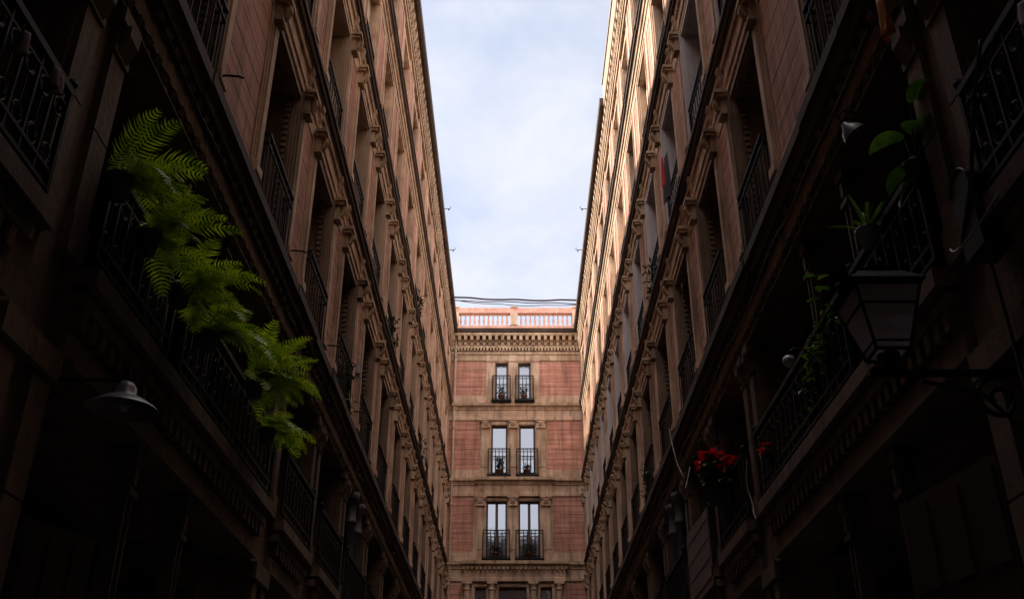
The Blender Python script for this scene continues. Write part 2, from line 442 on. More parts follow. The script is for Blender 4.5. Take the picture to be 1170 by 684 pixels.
        for o in opens:
            c = (o[0]+o[1])/2
            wo = put('window', mr, root, (sg*c, 0, FL[i]+.12)); put('frame', mf, wo); put('pane', mp, wo)
            if rs.random() < .45 and o[0] > 3:
                dd = .5 if i < 2 else .28; hb = h*rs.choice((.25, .4, .6, .85)); bl_ = MB()
                bl_.box(-OW/2+.05, OW/2-.05, -dd+.13, -dd+.14, h-.06-hb, h-.06); bl_.box(-OW/2+.05, OW/2-.05, -dd+.12, -dd+.15, h-.09-hb, h-.061-hb)
                bl_.build('roller_blind', M['blind'], wo)
            bo = put('balcony', sm, root, (sg*c, 0, FL[i]+.135)); put('railing', rm, bo, (0, 0, .05))
    # ---- lower storey piers
    for a, b_ in PIERS:
        mb = MB(); c = (a+b_)/2; wd = b_-a
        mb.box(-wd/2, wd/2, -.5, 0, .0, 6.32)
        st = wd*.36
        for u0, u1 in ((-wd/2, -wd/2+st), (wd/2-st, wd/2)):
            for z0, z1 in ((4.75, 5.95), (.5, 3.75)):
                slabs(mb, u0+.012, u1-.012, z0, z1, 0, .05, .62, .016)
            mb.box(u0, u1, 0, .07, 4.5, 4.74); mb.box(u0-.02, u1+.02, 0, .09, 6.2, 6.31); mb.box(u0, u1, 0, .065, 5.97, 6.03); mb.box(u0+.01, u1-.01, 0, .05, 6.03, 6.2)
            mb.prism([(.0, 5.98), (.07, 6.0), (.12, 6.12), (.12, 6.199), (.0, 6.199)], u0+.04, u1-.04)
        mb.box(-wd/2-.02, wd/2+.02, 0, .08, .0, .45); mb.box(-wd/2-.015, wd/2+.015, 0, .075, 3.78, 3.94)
        mb.build('stone_pier', M['stone_shaded'], root, loc=(sg*c, 0, 0))
    # floor band between shop level and mezzanine, with small dentils
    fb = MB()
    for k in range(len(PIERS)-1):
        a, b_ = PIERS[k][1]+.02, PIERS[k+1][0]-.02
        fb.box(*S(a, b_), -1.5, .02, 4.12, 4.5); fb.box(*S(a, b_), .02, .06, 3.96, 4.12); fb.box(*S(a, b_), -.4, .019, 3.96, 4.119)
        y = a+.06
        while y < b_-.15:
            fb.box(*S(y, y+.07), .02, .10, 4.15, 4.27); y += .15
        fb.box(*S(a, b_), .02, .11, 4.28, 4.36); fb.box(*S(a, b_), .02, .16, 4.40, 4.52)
    fb.build('floor_band', M['stone_shaded'], root)
    for k in range(len(PIERS)-1):
        a, b_ = PIERS[k][1], PIERS[k+1][0]
        segs = [(a+.03, 6.42), (6.72, b_-.03)] if 4 < a < 6 else [(a+.03, b_-.03)]
        for s0, s1 in segs:
            x0, x1 = S(s0, s1); o = scroll_rail(x0, x1, 4.6, 5.24, .11).build('railing', M['iron'], root)
        if 4 < a < 6: cols = [(6.6, 'iron'), (7.76, 'iron')]
        elif 14 < a < 16: cols = [(15.35, 'round'), (16.0, 'round')]
        elif a > 17: cols = []
        elif a < 4: cols = [((a+b_)/2, 'iron')]
        else: cols = []
        for yc, kd in cols:
            for z0, z1 in ((4.5, 6.32), (.02, 3.96)):
                mb = MB()
                if kd == 'iron':
                    for e in (-1, 1): mb.box(e*.035, e*.06, -.14, -.02, z0, z1-.35)
                    mb.box(-.035, .035, -.12, -.05, z0, z1-.35); mb.box(-.08, .08, -.16, 0, z1-.35, z1-.31); mb.box(-.055, .055, -.14, -.02, z1-.31, z1-.12)
                    mb.box(-.09, .09, -.17, .01, z1-.12, z1); mb.box(-.03, .03, -.02, .0, z1-.28, z1-.15)
                    mb.build('iron_column', M['ironcol'], root, loc=(sg*yc, 0, 0))
                else:
                    mb.lathe([(.0, z0), (.12, z0), (.12, z0+.1), (.085, z0+.14), (.08, z1-.5), (.10, z1-.48), (.10, z1-.45), (.08, z1-.43), (.08, z1-.16), (.10, z1-.14), (.12, z1-.08), (.12, z1-.0), (0, z1)], (0, .02, 0), 14)
                    mb.build('round_column', M['greycol'], root, loc=(sg*yc, 0, 0), smooth=True)
        # shop front woodwork deep in the opening
        if a > 4:
            mb = MB()
            for z0, z1 in ((0, 3.96), (4.5, 6.32)):
                n = max(1, round((b_-a)/1.1))
                for q in range(n+1):
                    x = a+(b_-a)*q/n; mb.box(*S(x-.05, x+.05), -1.28, -1.2, z0, z1)
                mb.box(*S(a+.05, b_-.05), -1.27, -1.21, z0+.75, z0+.85); mb.box(*S(a+.05, b_-.05), -1.27, -1.21, z1-.5, z1-.4)
            mb.build('shop_front', M['wood'], root)
    return root

left = side_building('L')
right = side_building('R')

# ------------------------------------------------------------------ end building
endb = thing('apartment_building', 'shaded pink brick facade closing the far end, topped by a balustrade', 'building', (0, D, 0), R(180))
def end_building(root):
    # local x = -world x ; CX centre of the window pair
    CX = .10
    W = 6.4
    # openings per storey: (x0,x1) in world x, z0,z1
    st = [
        (FL[1], 12.44, [(-1.11, -.28), (.08, .93)]),
        (FL[2], 15.42, [(-.96, -.28), (.11, .78)]),
        (FL[3], 18.05, [(-.83, -.27), (.07, .63)]),
    ]
    low = (FL[0], 9.3, [(-1.48, -1.02), (-.63, .43), (.85, 1.33)])
    wall = MB()
    def storey(z0, z1, ot, ops):
        xs = [-W]+[v for o in ops for v in o]+[W]
        for k in range(0, len(xs), 2): wall.box(-xs[k+1], -xs[k], -.5, 0, z0, z1)
        for o in ops:
            wall.box(-o[1], -o[0], -.5, 0, ot, z1)
            wall.box(-o[1], -o[0], -.5, 0, z0, z0+.1)
    zt = FL[1:4]+[TOP]
    storey(FL[0], FL[1], low[1], low[2])
    for i, s in enumerate(st): storey(s[0], zt[i+1], s[1], s[2])
    # ground and mezzanine: a tall passage
    wall.box(-W, -1.5, -.5, 0, 0, FL[0]); wall.box(1.5, W, -.5, 0, 0, FL[0]); wall.box(-1.5, 1.5, -.5, 0, 5.6, FL[0])
    wall.build('wall', M['stone'], root)
    c = MB(); c.box(-W, W, -8, -.503, 0, TOP-.05); c.build('interior_wall', M['interior'], root)
    r = MB(); r.box(-W, W, -8, .05, TOP+.002, TOP+.12); r.build('roof', M['tan'], root)
    # brick panels
    outer = {0: 1.78, 1: 1.40, 2: 1.21, 3: 1.0}
    def panel(z0, z1, xo):
        for a, b_ in ((-2.56, -xo+CX*-1+0.02), (xo-.08, 2.56)):
            mb = MB(); slabs(mb, -b_, -a, z0, z1, 0, .022, .37, .012); mb.build('brick_panel', M['brick'], root)
    panel(FL[0]+.4, FL[1]-.75, 1.85)
    panel(FL[1]+.42, FL[2]-.62, 1.47)
    panel(FL[2]+.42, FL[3]-.62, 1.28)
    panel(FL[3]+.42, 18.05, 1.02)
    # pilasters of each storey
    pil = [
        (FL[1], FL[2]-.66, [(-1.46, -1.13), (-.26, .06), (.95, 1.30)]),
        (FL[2], FL[3]-.62, [(-1.31, -.98), (-.26, .09), (.80, 1.14)]),
        (FL[3], 18.33, [(-1.15, -.86), (-.25, .05), (.66, .94)]),
    ]
    for z0, z1, ps in pil:
        for a, b_ in ps:
            w = b_-a; mb = MB()
            mb.box(-w/2, w/2, 0, .07, z0+.1, z1); mb.box(-w/2-.02, w/2+.02, 0.0, .09, z0+.1, z0+.38)
            if z0 < 16:
                for e in (-1, 1): mb.box(e*(w/2-.02), e*(w/2-.07), .07, .09, z0+.5, z1-.45)
                mb.box(-w/2+.072, w/2-.072, .07, .09, z0+.5, z0+.55)
            else: mb.box(-w/2-.015, w/2+.015, .0705, .1, z1-.28, z1-.2)
            o = mb.build('pilaster', M['stone'], root, loc=(-(a+b_)/2, 0, 0))
            if z0 < 16: put('capital', capital_mb(w+.02, z1, .07).mesh('capital', [M['stone']]), o)
    # engaged round columns of the lowest visible storey
    for xc in (-1.72, -.83, .64, 1.55):
        mb = MB(); z0, z1 = FL[0]+.1, 9.42
        mb.box(-.17, .17, 0, .3, z0, z0+.3)
        mb.lathe([(.15, z0+.3), (.15, z0+.36), (.12, z0+.42), (.11, z1-.3), (.14, z1-.27), (.14, z1-.24), (.115, z1-.2), (.16, z1-.08), (.0, z1-.07)], (0, .14, 0), 14)
        mb.box(-.18, .18, 0, .31, z1-.08, z1)
        mb.build('column', M['stone'], root, loc=(-xc, 0, 0))
    # bands
    for i in (1, 2, 3):
        z = FL[i]; mb = MB()
        xo = {1: 1.95, 2: 1.5, 3: 0}[i]
        full = [(-.02, z-.16), (.10, z-.16), (.12, z-.09), (.2, z-.06), (.2, z+.04), (-.02, z+.08)]
        mb.prism(full, -2.56, 2.56)
        if xo:
            o2 = [(0, z-.163), (.2, z-.163), (.22, z-.095), (.33, z-.062), (.33, z+.05), (0.0, z+.085)]
            mb.prism(o2, -xo+.05, xo+.0)
            x = -xo+.1
            while i == 1 and x < xo-.1:
                mb.box(x, x+.08, .18, .27, z-.24, z-.166); x += .16
        cc = mb.build('cornice', M['ornament'], root)
        en = MB(); en.prism([(-.02, z-.62), (.07, z-.62), (.07, z-.5), (.05, z-.48), (.05, z-.22), (.09, z-.2), (.09, z-.163), (-.02, z-.163)], -2.56, 2.56)
        if xo:
            en.prism([(0, z-.64), (.15, z-.64), (.15, z-.52), (.13, z-.5), (.13, z-.23), (.18, z-.2), (.18, z-.166), (0, z-.166)], -xo+.15, xo-.1)
            for k in range(6):
                for e in (-1, 1): en.box(e*(xo-.35+k*.035), e*(xo-.35+k*.035+.018), .13, .145, z-.48, z-.24)
        en.build('entablature', M['stone'], cc)
        sc = MB(); sc.box(-2.56, -outer[i]+.05, 0, .04, z+.09, z+.41); sc.build('sill_course', M['stone'], cc); sc = MB(); sc.box(outer[i]+.05, 2.56, 0, .04, z+.09, z+.41); sc.build('sill_course', M['stone'], cc)
    # top entablature
    mb = MB()
    mb.box(-2.56, 2.56, 0, .05, 18.1, 18.36); mb.box(-2.56, 2.56, 0, .09, 18.36, 18.46)
    for k in range(40):
        x = -2.5+k*.128; mb.box(x, x+.07, 0, .14, 18.5, 18.62)
    mb.box(-2.56, 2.56, 0, .13, 18.62, 18.7)
    for k in range(21):
        x = -2.48+k*.245
        mb.prism([(0, 18.74), (.12, 18.74), (.15, 18.86), (.26, 18.92), (.29, 19.1), (0, 19.1)], x, x+.12)
        mb.box(x+.14, x+.225, 0, .08, 18.86, 19.0)
    mb.prism([(0, 19.1), (.30, 19.1), (.33, 19.2), (0, 19.24)], -2.56, 2.56)
    mb.build('top_entablature', M['ornament'], root)
    mb = MB(); mb.prism([(0, 19.243), (.34, 19.243), (.38, 19.36), (0, 19.44)], -2.56, 2.56); mb.build('cornice', M['cornice'], root)
    # balustrade
    mb = MB(); mb.box(-2.56, 2.56, -.08, .14, 19.5, 19.62); mb.box(-2.56, 2.56, -.1, .16, 20.17, 20.26); mb.box(-2.56, 2.56, -.07, .13, 20.26, 20.42)
    bo = mb.build('balustrade', M['balu'], root)
    bal = MB(); bal.lathe([(.05, 19.62), (.05, 19.66), (.025, 19.69), (.048, 19.80), (.04, 19.9), (.022, 20.0), (.036, 20.1), (.048, 20.12), (.048, 20.17)], (0, .03, 0), 10)
    bm = bal.mesh('baluster', [M['balu']], True)
    for e in (-1, 1):
        for k in range(12): put('baluster', bm, bo, (.06+e*(.29+k*.187), 0, 0))
    ps = MB(); 
    for x in (.06, -2.45, 2.45): ps.box(x-.15, x+.15, -.12, .18, 19.62, 20.168); ps.box(x-.15, x+.15, -.12, .18, 20.425, 20.47)
    ps.build('balustrade_post', M['stone'], bo)
    # windows
    k = 0
    for (z0, z1, ops) in [low]+st:
        for o in ops:
            w, h = o[1]-o[0], z1-z0-.1
            rv, fr, pn = window_meshes(w, h, .22, False, None, False)
            wo = rv.build('window', M['stone'], root, loc=(-(o[0]+o[1])/2, 0, z0+.1)); fr.build('frame', M['wood'], wo); pn.build('pane', M['pane'], wo)
            er = random.Random(int(z0*7+o[0]*31)); hb = h*er.choice((.12, .45, .08, .28, .6)); bl_ = MB()
            bl_.box(-w/2+.09, w/2-.09, -.185, -.175, h-.1-hb, h-.09); bl_.build('roller_blind', M['curtain'], wo)
            if z0 > 10:
                ww = w+.13; p = .27; 
                sb = MB(); sb.box(-ww/2-.04, ww/2+.04, -.05, p+.05, 0, .06); sb.box(-ww/2, ww/2, 0.08, p, -.06, 0)
                b_ = sb.build('balcony', M['iron'], root, loc=(-(o[0]+o[1])/2, 0, z0+.09)); railing_mesh(ww, p, 1.0, .13, .015).build('railing', M['iron'], b_, loc=(0, 0, .06))
end_building(endb)

# unseen block added over and behind the viewer to darken the near walls
bb = thing('shade_block', 'added unseen shade block spanning the alley behind and above the viewpoint', 'building', (0, 0, 0))
mb = MB(); mb.box(-A+.002, A-.002, YB, 3.0, 6.95, TOP+.4); mb.build('wall', M['stone_shaded'], bb)
mb = MB()
mb.box(-A+.002, A-.002, 3.0, 3.12, 7.0, 7.3); mb.box(-A+.002, A-.002, 3.0, 3.12, 13.1, 13.3); mb.build('cornice', M['stone_shaded'], bb)
mb = MB(); mb.box(-A+.12, A-.12, YB, YB+.5, 0, 6.949); mb.build('shade_block_back', M['interior'], bb)
# ------------------------------------------------------------------ ground
g = MB(); g.add([(-600, -600, 0), (600, -600, 0), (600, 600, 0), (-600, 600, 0)], [(0, 1, 2, 3)]); tag(g.build('ground', M['ground']), kind='structure')
g = MB(); g.box(-A+.001, A-.001, YB, D-.001, .001, .006); tag(g.build('street_paving', M['paving']), kind='structure')

# ------------------------------------------------------------------ plants
def frond(mb, base, az, el, L_, rr, droop=1.0, wmax=.075, npair=20):
    pts = []; p = Vector(base); e = el; a = az; n = npair
    for i in range(n+1):
        pts.append(p.copy())
        d = Vector((math.cos(a)*math.cos(e), math.sin(a)*math.cos(e), math.sin(e)))
        p = p+d*(L_/n); e -= droop*(1.5/n)*(.35+1.3*i/n); a += rr.uniform(-.02, .02)
    mb.tube(pts[::2], .0035, 4, 0, .4)
    for i in range(2, n):
        t = (pts[i+1]-pts[i]).normalized()
        sd = t.cross(Vector((0, 0, 1)))
        if sd.length < .1: sd = Vector((1, 0, 0))
        sd.normalize(); up = sd.cross(t)
        f = i/n; wl = wmax*min(1, .35+f*2.6)*(1-max(0, f-.55)/.5)**.8+.008
        for s in (-1, 1):
            tilt = rr.uniform(-.25, .15)
            d = (sd*s+t*.35+up*tilt).normalized(); q = pts[i]; h = t*(L_/n*.33)
            a1 = q+d*wl*.5
            mb.add([q-h*.7, a1-h+up*.004, q+d*wl+t*.012, a1+h*.8+up*.004, q+h*.7], [(0, 1, 3, 4), (1, 2, 3)])

def fern(loc, seed, n=16, L_=.5, label='', up=.9, azr=(-PI*.75, PI*.75), pot=True, az0=0.0):
    root = thing('fern', label, 'fern', loc, 0, 'ferns on the mezzanine railing')
    rr = random.Random(seed); mb = MB()
    for k in range(n):
        az = az0+rr.uniform(*azr); el = rr.uniform(-.1, up)
        frond(mb, (rr.uniform(-.05, .05), rr.uniform(-.06, .06), rr.uniform(-.02, .04)), az, el, L_*rr.uniform(.65, 1.15), rr, rr.uniform(.45, 1.1), wmax=.118*rr.uniform(.8, 1.15))
    mb.build('foliage', M['fern'], root)
    p = MB(); p.lathe([(0, -.15), (.06, -.15), (.08, -.03), (.09, -.03), (.09, 0), (.08, 0), (.07, -.02), (0, -.02)], (0, 0, 0), 16); p.build('pot', M['blackpot'], root, True)
    return root
fern((-2.40, 4.98, 5.10), 1, 16, .56, 'bright green fern with upright fronds beside the stone pier, nearest of the ferns', 1.4, (-1.2, 1.3), az0=.6)
fern((-2.38, 5.50, 5.02), 2, 18, .50, 'fern spilling over the railing just beyond the upright one by the stone pier', .8, (-1.3, 1.3), az0=.3)
fern((-2.36, 6.15, 4.98), 3, 20, .52, 'bushy fern in the middle of the row, in front of the first thin iron column', .8, (-1.3, 1.4), az0=.3)
fern((-2.36, 6.90, 5.0), 4, 20, .66, 'fern with the longest fronds reaching out flat over the alley, fourth along the railing', .6, (-1.1, 1.3), az0=.2)
fern((-2.34, 8.25, 5.16), 5, 38, .60, 'dense rounded fern standing farthest along the railing', 1.15, (-1.6, 1.6), az0=.2)
fern((-2.36, 8.95, 4.98), 6, 16, .52, 'low hanging fern drooping beneath the dense rounded one', .35, (-1.3, 1.3), az0=.2)

def blade_leaf(mb, base, az, el, L_, w, droop, mi=0, seg=6, fold=.15):
    p = Vector(base); e = el; vs = []; fs = []
    for i in range(seg+1):
        f = i/seg; d = Vector((math.cos(az)*math.cos(e), math.sin(az)*math.cos(e), math.sin(e)))
        sd = Vector((-math.sin(az), math.cos(az), 0)); up = sd.cross(d)
        ww = w*math.sin(PI*min(1, max(.06, f*.9+.08)))**.8
        vs += [p-sd*ww+up*ww*fold*-1, p, p+sd*ww+up*ww*fold*-1]
        p = p+d*(L_/seg); e -= droop/seg
    for i in range(seg):
        k = i*3; fs += [(k, k+1, k+4, k+3), (k+1, k+2, k+5, k+4)]
    mb.add(vs, fs, mi)

def pot_mesh(r, h):
    p = MB(); p.lathe([(0, 0), (r*.72, 0), (r*.95, h*.82), (r*1.08, h*.82), (r*1.08, h), (r*.95, h), (r*.9, h*.9), (0, h*.9)], (0, 0, 0), 16); return p
# spiky plant on the right railing
t = thing('potted_plant', 'spiky narrow-leaved green plant on the right railing above the lantern', 'plant', (2.38, 5.72, 5.06))
mb = MB(); rr = random.Random(5)
for k in range(19):
    blade_leaf(mb, (0, 0, .12), rr.uniform(0, 2*PI), rr.uniform(.1, 1.45), rr.uniform(.2, .32), .013, rr.uniform(.1, .8))
mb.build('foliage', M['leaf'], t); pot_mesh(.075, .13).build('pot', M['enamel'], t, True)
# broad leaved plant
t = thing('potted_plant', 'broad-leaved green plant on the right railing beside the stone pier', 'plant', (2.50, 5.10, 5.17))
mb = MB(); rr = random.Random(8)
for (dx, dy, dz, az, el, L_, w) in ((-.04, -.02, .30, 2.7, .1, .24, .085), (0, -.1, .36, 1.2, .5, .18, .07), (0, .03, .12, 2.4, -.3, .24, .075), (.05, -.1, .30, -2.2, .1, .22, .08), (0, 0, -.02, 2.9, -.5, .22, .07), (0, -.12, .5, -1.2, .6, .2, .06)):
    mb.tube([(0, 0, .05), (dx*.5, dy*.5, dz*.6), (dx, dy, dz)], .006, 5)
    blade_leaf(mb, (dx, dy, dz), az, el, L_, w, .9, fold=.35)
mb.build('foliage', M['leaf'], t); pot_mesh(.07, .12).build('pot', M['blackpot'], t, True)
# trailing vine along rail C
t = thing('climbing_plant', 'thin trailing plant with small leaves wound through the right railing beyond the lantern', 'plant', (2.46, 7.6, 5.2))
mb = MB(); rr = random.Random(12)
for s in range(6):
    y0 = rr.uniform(-.9, .8); p = Vector((rr.uniform(-.03, .04), y0, rr.uniform(-.1, .12))); pts = [p.copy()]
    for i in range(9):
        p += Vector((rr.uniform(-.02, .012), rr.uniform(-.05, .09), rr.uniform(-.10, .03))); pts.append(p.copy())
        for q in range(2): blade_leaf(mb, p, rr.uniform(0, 6.28), rr.uniform(-.6, .9), rr.uniform(.05, .10), rr.uniform(.012, .022), .7)
    mb.tube(pts, .004, 4)
mb.build('foliage', M['leaf'])
mbo = bpy.data.objects['foliage'] if False else COL.objects[-1]; mbo.parent = t
# a single leaf shoot
mb = MB(); rr = random.Random(2)
mb.tube([(0, 0, 0), (-.02, -.05, .15), (-.05, -.08, .3)], .004, 4)
for z, az in ((.1, 2.5), (.2, .5), (.3, 2.9), (.26, -1), (.15, -2)): blade_leaf(mb, (-.02, -.05, z), az, .2, .12, .03, .6)
o = mb.build('leafy_shoot', M['leaf']); o.location = (2.42, 6.95, 5.2); tag(o, 'small leafy shoot rising above the right railing left of the lantern', 'plant')
# poinsettias
def poinsettia(loc, seed, s, label, mat, n=9):
    t = thing('poinsettia', label, 'plant', loc, 0); rr = random.Random(seed)
    fl = MB(); lf = MB()
    for k in range(n):
        a = rr.uniform(0, 6.28); r_ = rr.uniform(0, .17)*s; c = Vector((r_*math.cos(a), r_*math.sin(a), rr.uniform(.25, .42)*s))
        lf.tube([(0, 0, .1*s), c*.6, c], .005, 4)
        for q in range(9): blade_leaf(fl, c, q*.72+a, rr.uniform(-.1, .7), rr.uniform(.09, .13)*s, .026*s, .9)
        for q in range(5): blade_leaf(lf, c-Vector((0, 0, .06*s)), q*1.3+a, -.2, .11*s, .028*s, .8)
    fl.build('red_bracts', mat, t); lf.build('leaves', M['leaf'], t); pot_mesh(.10*s, .17*s).build('pot', M['blackpot'], t, True)
poinsettia((2.34, 11.25, 4.93), 3, 1.35, 'bright red poinsettia in a black pot hanging on the right railing', M['red'], 20)
poinsettia((2.50, 9.3, 4.72), 4, .55, 'dim dark red flowering plant behind the trailing plant on the right railing', M['red'], 5)
# end facade pots
UP = [(-1, 0, 3, 'dark straggly plant hanging on a first storey balcony of the left facade, the nearest there'), (-1, 1, 5, 'dark plant on a second storey balcony of the left facade, nearest of that storey'),
      (-1, 1, 8, 'dark plant on a second storey balcony far along the left facade'), (1, 1, 4, 'dark plant low on a second storey balcony of the right facade'),
      (1, 0, 5, 'dark straggly plant on a first storey balcony of the right facade'), (-1, 2, 7, 'dark plant on a third storey balcony of the left facade')]
for sg, st_, bi, lab in UP:
    o = opens[bi+4]; t = thing('potted_plant', lab, 'plant', (sg*(A-.06), o[1]-.35, FL[st_]+.16)); rr = random.Random(bi*7+st_); mb = MB()
    for k in range(80):
        a = rr.uniform(0, 6.28); q = .22*rr.random()**.5; z = .2+rr.uniform(-.15, .5)
        blade_leaf(mb, (q*math.cos(a)*.6, q*math.sin(a), z), rr.uniform(0, 6.28), rr.uniform(-.6, 1.2), .12, .02, .7, seg=3)
    for k in range(5): mb.tube([(0, 0, .12), (rr.uniform(-.1, .1), rr.uniform(-.15, .15), .55)], .006, 4)
    mb.build('foliage', M['darkleaf'], t); pot_mesh(.09, .16).build('pot', M['blackpot'], t, True)
def bush(loc, label, r_, h, seed, cx):
    t = thing('potted_plant', label, 'plant', loc, 0, 'pots on the end facade balconies'); rr = random.Random(seed); mb = MB()
    for k in range(int(90*cx)):
        a = rr.uniform(0, 6.28); q = r_*rr.random()**.5; z = .2+rr.uniform(0, h)
        blade_leaf(mb, (q*math.cos(a), q*math.sin(a), z), rr.uniform(0, 6.28), rr.uniform(-.2, 1.2), .10, .022, .7, seg=3)
    for k in range(5): mb.tube([(0, 0, .15), (rr.uniform(-r_, r_)*.6, rr.uniform(-r_, r_)*.6, .2+h*.8)], .006, 4)
    mb.build('foliage', M['darkleaf'], t); pot_mesh(.12, .2).build('pot', M['pot'], t, True)
yp = D-.17
bush((-.55, yp, FL[3]+.16), 'small dark plant on the top left balcony of the end facade', .16, .3, 1, 1)
bush((.33, yp, FL[3]+.16), 'small dark plant on the top right balcony of the end facade', .17, .28, 2, 1)
bush((-.6, yp, FL[2]+.16), 'tallest potted plant, on the middle left balcony of the end facade', .17, .5, 3, 1.6)
bush((.42, yp, FL[2]+.16), 'low plant in a clay pot on the middle right balcony of the end facade', .14, .14, 4, .8)
bush((-.7, yp, FL[1]+.16), 'dark leafy plant on the lowest left balcony of the end facade', .22, .22, 5, 1.3)
bush((.5, yp, FL[1]+.16), 'wide dark plant on the lowest right balcony of the end facade', .28, .28, 6, 1.8)

# ------------------------------------------------------------------ lamps
t = thing('wall_lamp', 'round grey enamel shade lamp on a thin arm at lower left', 'lamp', (-2.6, 5.06, 3.80))
mb = MB(); mb.tube([(0, 0, 0), (.15, 0, .0), (.5, 0, 0.0)], .011, 6); mb.tube([(0, 0, -.12), (.13, 0, -.06), (.22, 0, -.01)], .006, 5); mb.tube([(.46, 0, .06), (.46, 0, -.05)], .012, 6)
mb.box(0, .015, -.05, .05, -.16, .06); mb.build('arm', M['iron'], t)
mb = MB(); mb.lathe([(.001, .03), (.035, .03), (.055, .0), (.06, -.04), (.075, -.055), (.12, -.075), (.185, -.12), (.19, -.128)], (.46, 0, -.05), 28)
sh = mb.build('lamp_shade', M['enamel'], t, True)
mb = MB(); mb.lathe([(.186, -.129), (.118, -.082), (.072, -.062), (.001, -.05)], (.46, 0, -.05), 28); mb.build('shade_lining', M['enamel_in'], sh, True)
mb = MB(); mb.lathe([(.001, -.14), (.03, -.125), (.035, -.1), (.02, -.06)], (.46, 0, -.05), 12); mb.build('bulb', M['glasslamp'], t, True)
# right enamel lamp with goose neck
t = thing('wall_lamp', 'small tilted enamel lamp on a curved neck at upper right', 'lamp', (2.32, 5.53, 5.88))
mb = MB(); mb.tube([(.28, 0, .10), (.10, 0, .14), (-.02, 0, .17), (-.07, 0, .13), (-.06, 0, .08), (-.01, 0, .05)], .008, 6); mb.build('arm', M['iron'], t)
mt = Matrix.Rotation(R(-35), 3, 'Y')
mb = MB(); mb.lathe([(.001, .07), (.02, .07), (.03, .04), (.065, .01), (.09, -.045)], (0, 0, 0), 22, mat=mt); mb.build('lamp_shade', M['enamel'], t, True)
mb = MB(); mb.lathe([(.086, -.043), (.05, -.01), (.001, .0)], (0, 0, 0), 22, mat=mt); mb.build('shade_lining', M['enamel_in'], t, True)
# globe
t = thing('globe_lamp', 'little white globe lamp behind the right railing', 'lamp', (2.31, 7.66, 5.10))
mb = MB(); mb.lathe([(.001, -.055)]+[(.055*math.cos(a), .055*math.sin(a)) for a in [R(x) for x in range(-75, 76, 15)]]+[(.001, .055)], (0, 0, 0), 18); mb.build('globe', M['glasslamp'], t, True)
mb = MB(); mb.lathe([(.02, .05), (.022, .09), (.001, .09)], (0, 0, 0), 10); mb.tube([(0, 0, .08), (.05, 0, .12), (.29, 0, .10)], .007, 5); mb.build('arm', M['iron'], t)
# street lantern on bracket
t = thing('street_lantern', 'black four-sided street lantern on a scrolled iron arm at right', 'street lamp', (2.67, 4.78, 3.70))
mb = MB(); mb.box(-.82, 0, -.018, .018, -.0, .03); mb.box(-.03, 0, -.045, .045, -.38, .12)
def spiral(cx, cz, r0, turns, st, n=26, dr=.75):
    return [(cx+r0*(1-dr*i/n)*math.cos(st+turns*2*PI*i/n), 0, cz+r0*(1-dr*i/n)*math.sin(st+turns*2*PI*i/n)) for i in range(n+1)]
mb.tube(spiral(-.17, -.13, .125, 1.4, PI*.4), .014, 6); mb.tube([(-.03, 0, -.32), (-.1, 0, -.28), (-.25, 0, -.1), (-.55, 0, -.03)], .012, 6)
mb.tube(spiral(-.40, -.06, .05, 1.3, PI*.9), .008, 5)
mb.build('bracket_arm', M['iron'], t)
lx = -.70; b0, b1, h = .088, .172, .345; zb = .12
fr = MB(); gl = []
cs = [(-1, -1), (1, -1), (1, 1), (-1, 1)]
for (a, c_) in cs: fr.tube([(lx+a*b0, c_*b0, zb), (lx+a*b1, c_*b1, zb+h)], .009, 5)
for (z, bb, r_) in ((zb, b0, .010), (zb+h, b1, .012), (zb+h*.70, b0+(b1-b0)*.70, .008), (zb-.0+h*.12, b0+(b1-b0)*.12, .006)):
    for i in range(4):
        p, q = cs[i], cs[(i+1) % 4]; fr.tube([(lx+p[0]*bb, p[1]*bb, z), (lx+q[0]*bb, q[1]*bb, z)], r_, 5)
fr.tube([(lx, 0, 0), (lx, 0, zb)], .02, 8); fr.lathe([(.001, .02), (.04, .03), (.03, .06), (.06, .1), (.06, zb)], (lx, 0, 0), 12)
fr.build('lantern_frame', M['iron'], t)
for i in range(4):
    p, q = cs[i], cs[(i+1) % 4]; g_ = MB(); k0, k1 = b0-.004, b1-.004
    vo = [(lx+p[0]*k0, p[1]*k0, zb+.01), (lx+q[0]*k0, q[1]*k0, zb+.01), (lx+q[0]*k1, q[1]*k1, zb+h-.01), (lx+p[0]*k1, p[1]*k1, zb+h-.01)]
    vi = [(lx+(v[0]-lx)*.97, v[1]*.97, v[2]) for v in vo]
    g_.add(vo+vi, [(0, 1, 2, 3), (7, 6, 5, 4), (0, 4, 5, 1), (1, 5, 6, 2), (2, 6, 7, 3), (3, 7, 4, 0)]); g_.build('glass_pane', M['lanternglass'], t)
rf = MB(); e = b1+.03
z1 = zb+h+.02
rf.add([(lx-e, -e, z1), (lx+e, -e, z1), (lx+e, e, z1), (lx-e, e, z1), (lx-.12, -.12, z1+.08), (lx+.12, -.12, z1+.08), (lx+.12, .12, z1+.08), (lx-.12, .12, z1+.08)],
       [(0, 3, 2, 1), (4, 5, 6, 7), (0, 1, 5, 4), (1, 2, 6, 5), (2, 3, 7, 6), (3, 0, 4, 7)])
rf.lathe([(.10, z1+.08), (.10, z1+.11), (.12, z1+.115), (.03, z1+.14), (.02, z1+.17), (.001, z1+.18)], (lx, 0, 0), 12)
rf.build('lantern_roof', M['iron'], t)
bl = MB(); bl.lathe([(.02, zb+.02), (.02, zb+.1), (.04, zb+.16), (.035, zb+.24), (.001, zb+.27)], (lx, 0, 0), 12); bl.build('bulb', M['glasslamp'], t, True)

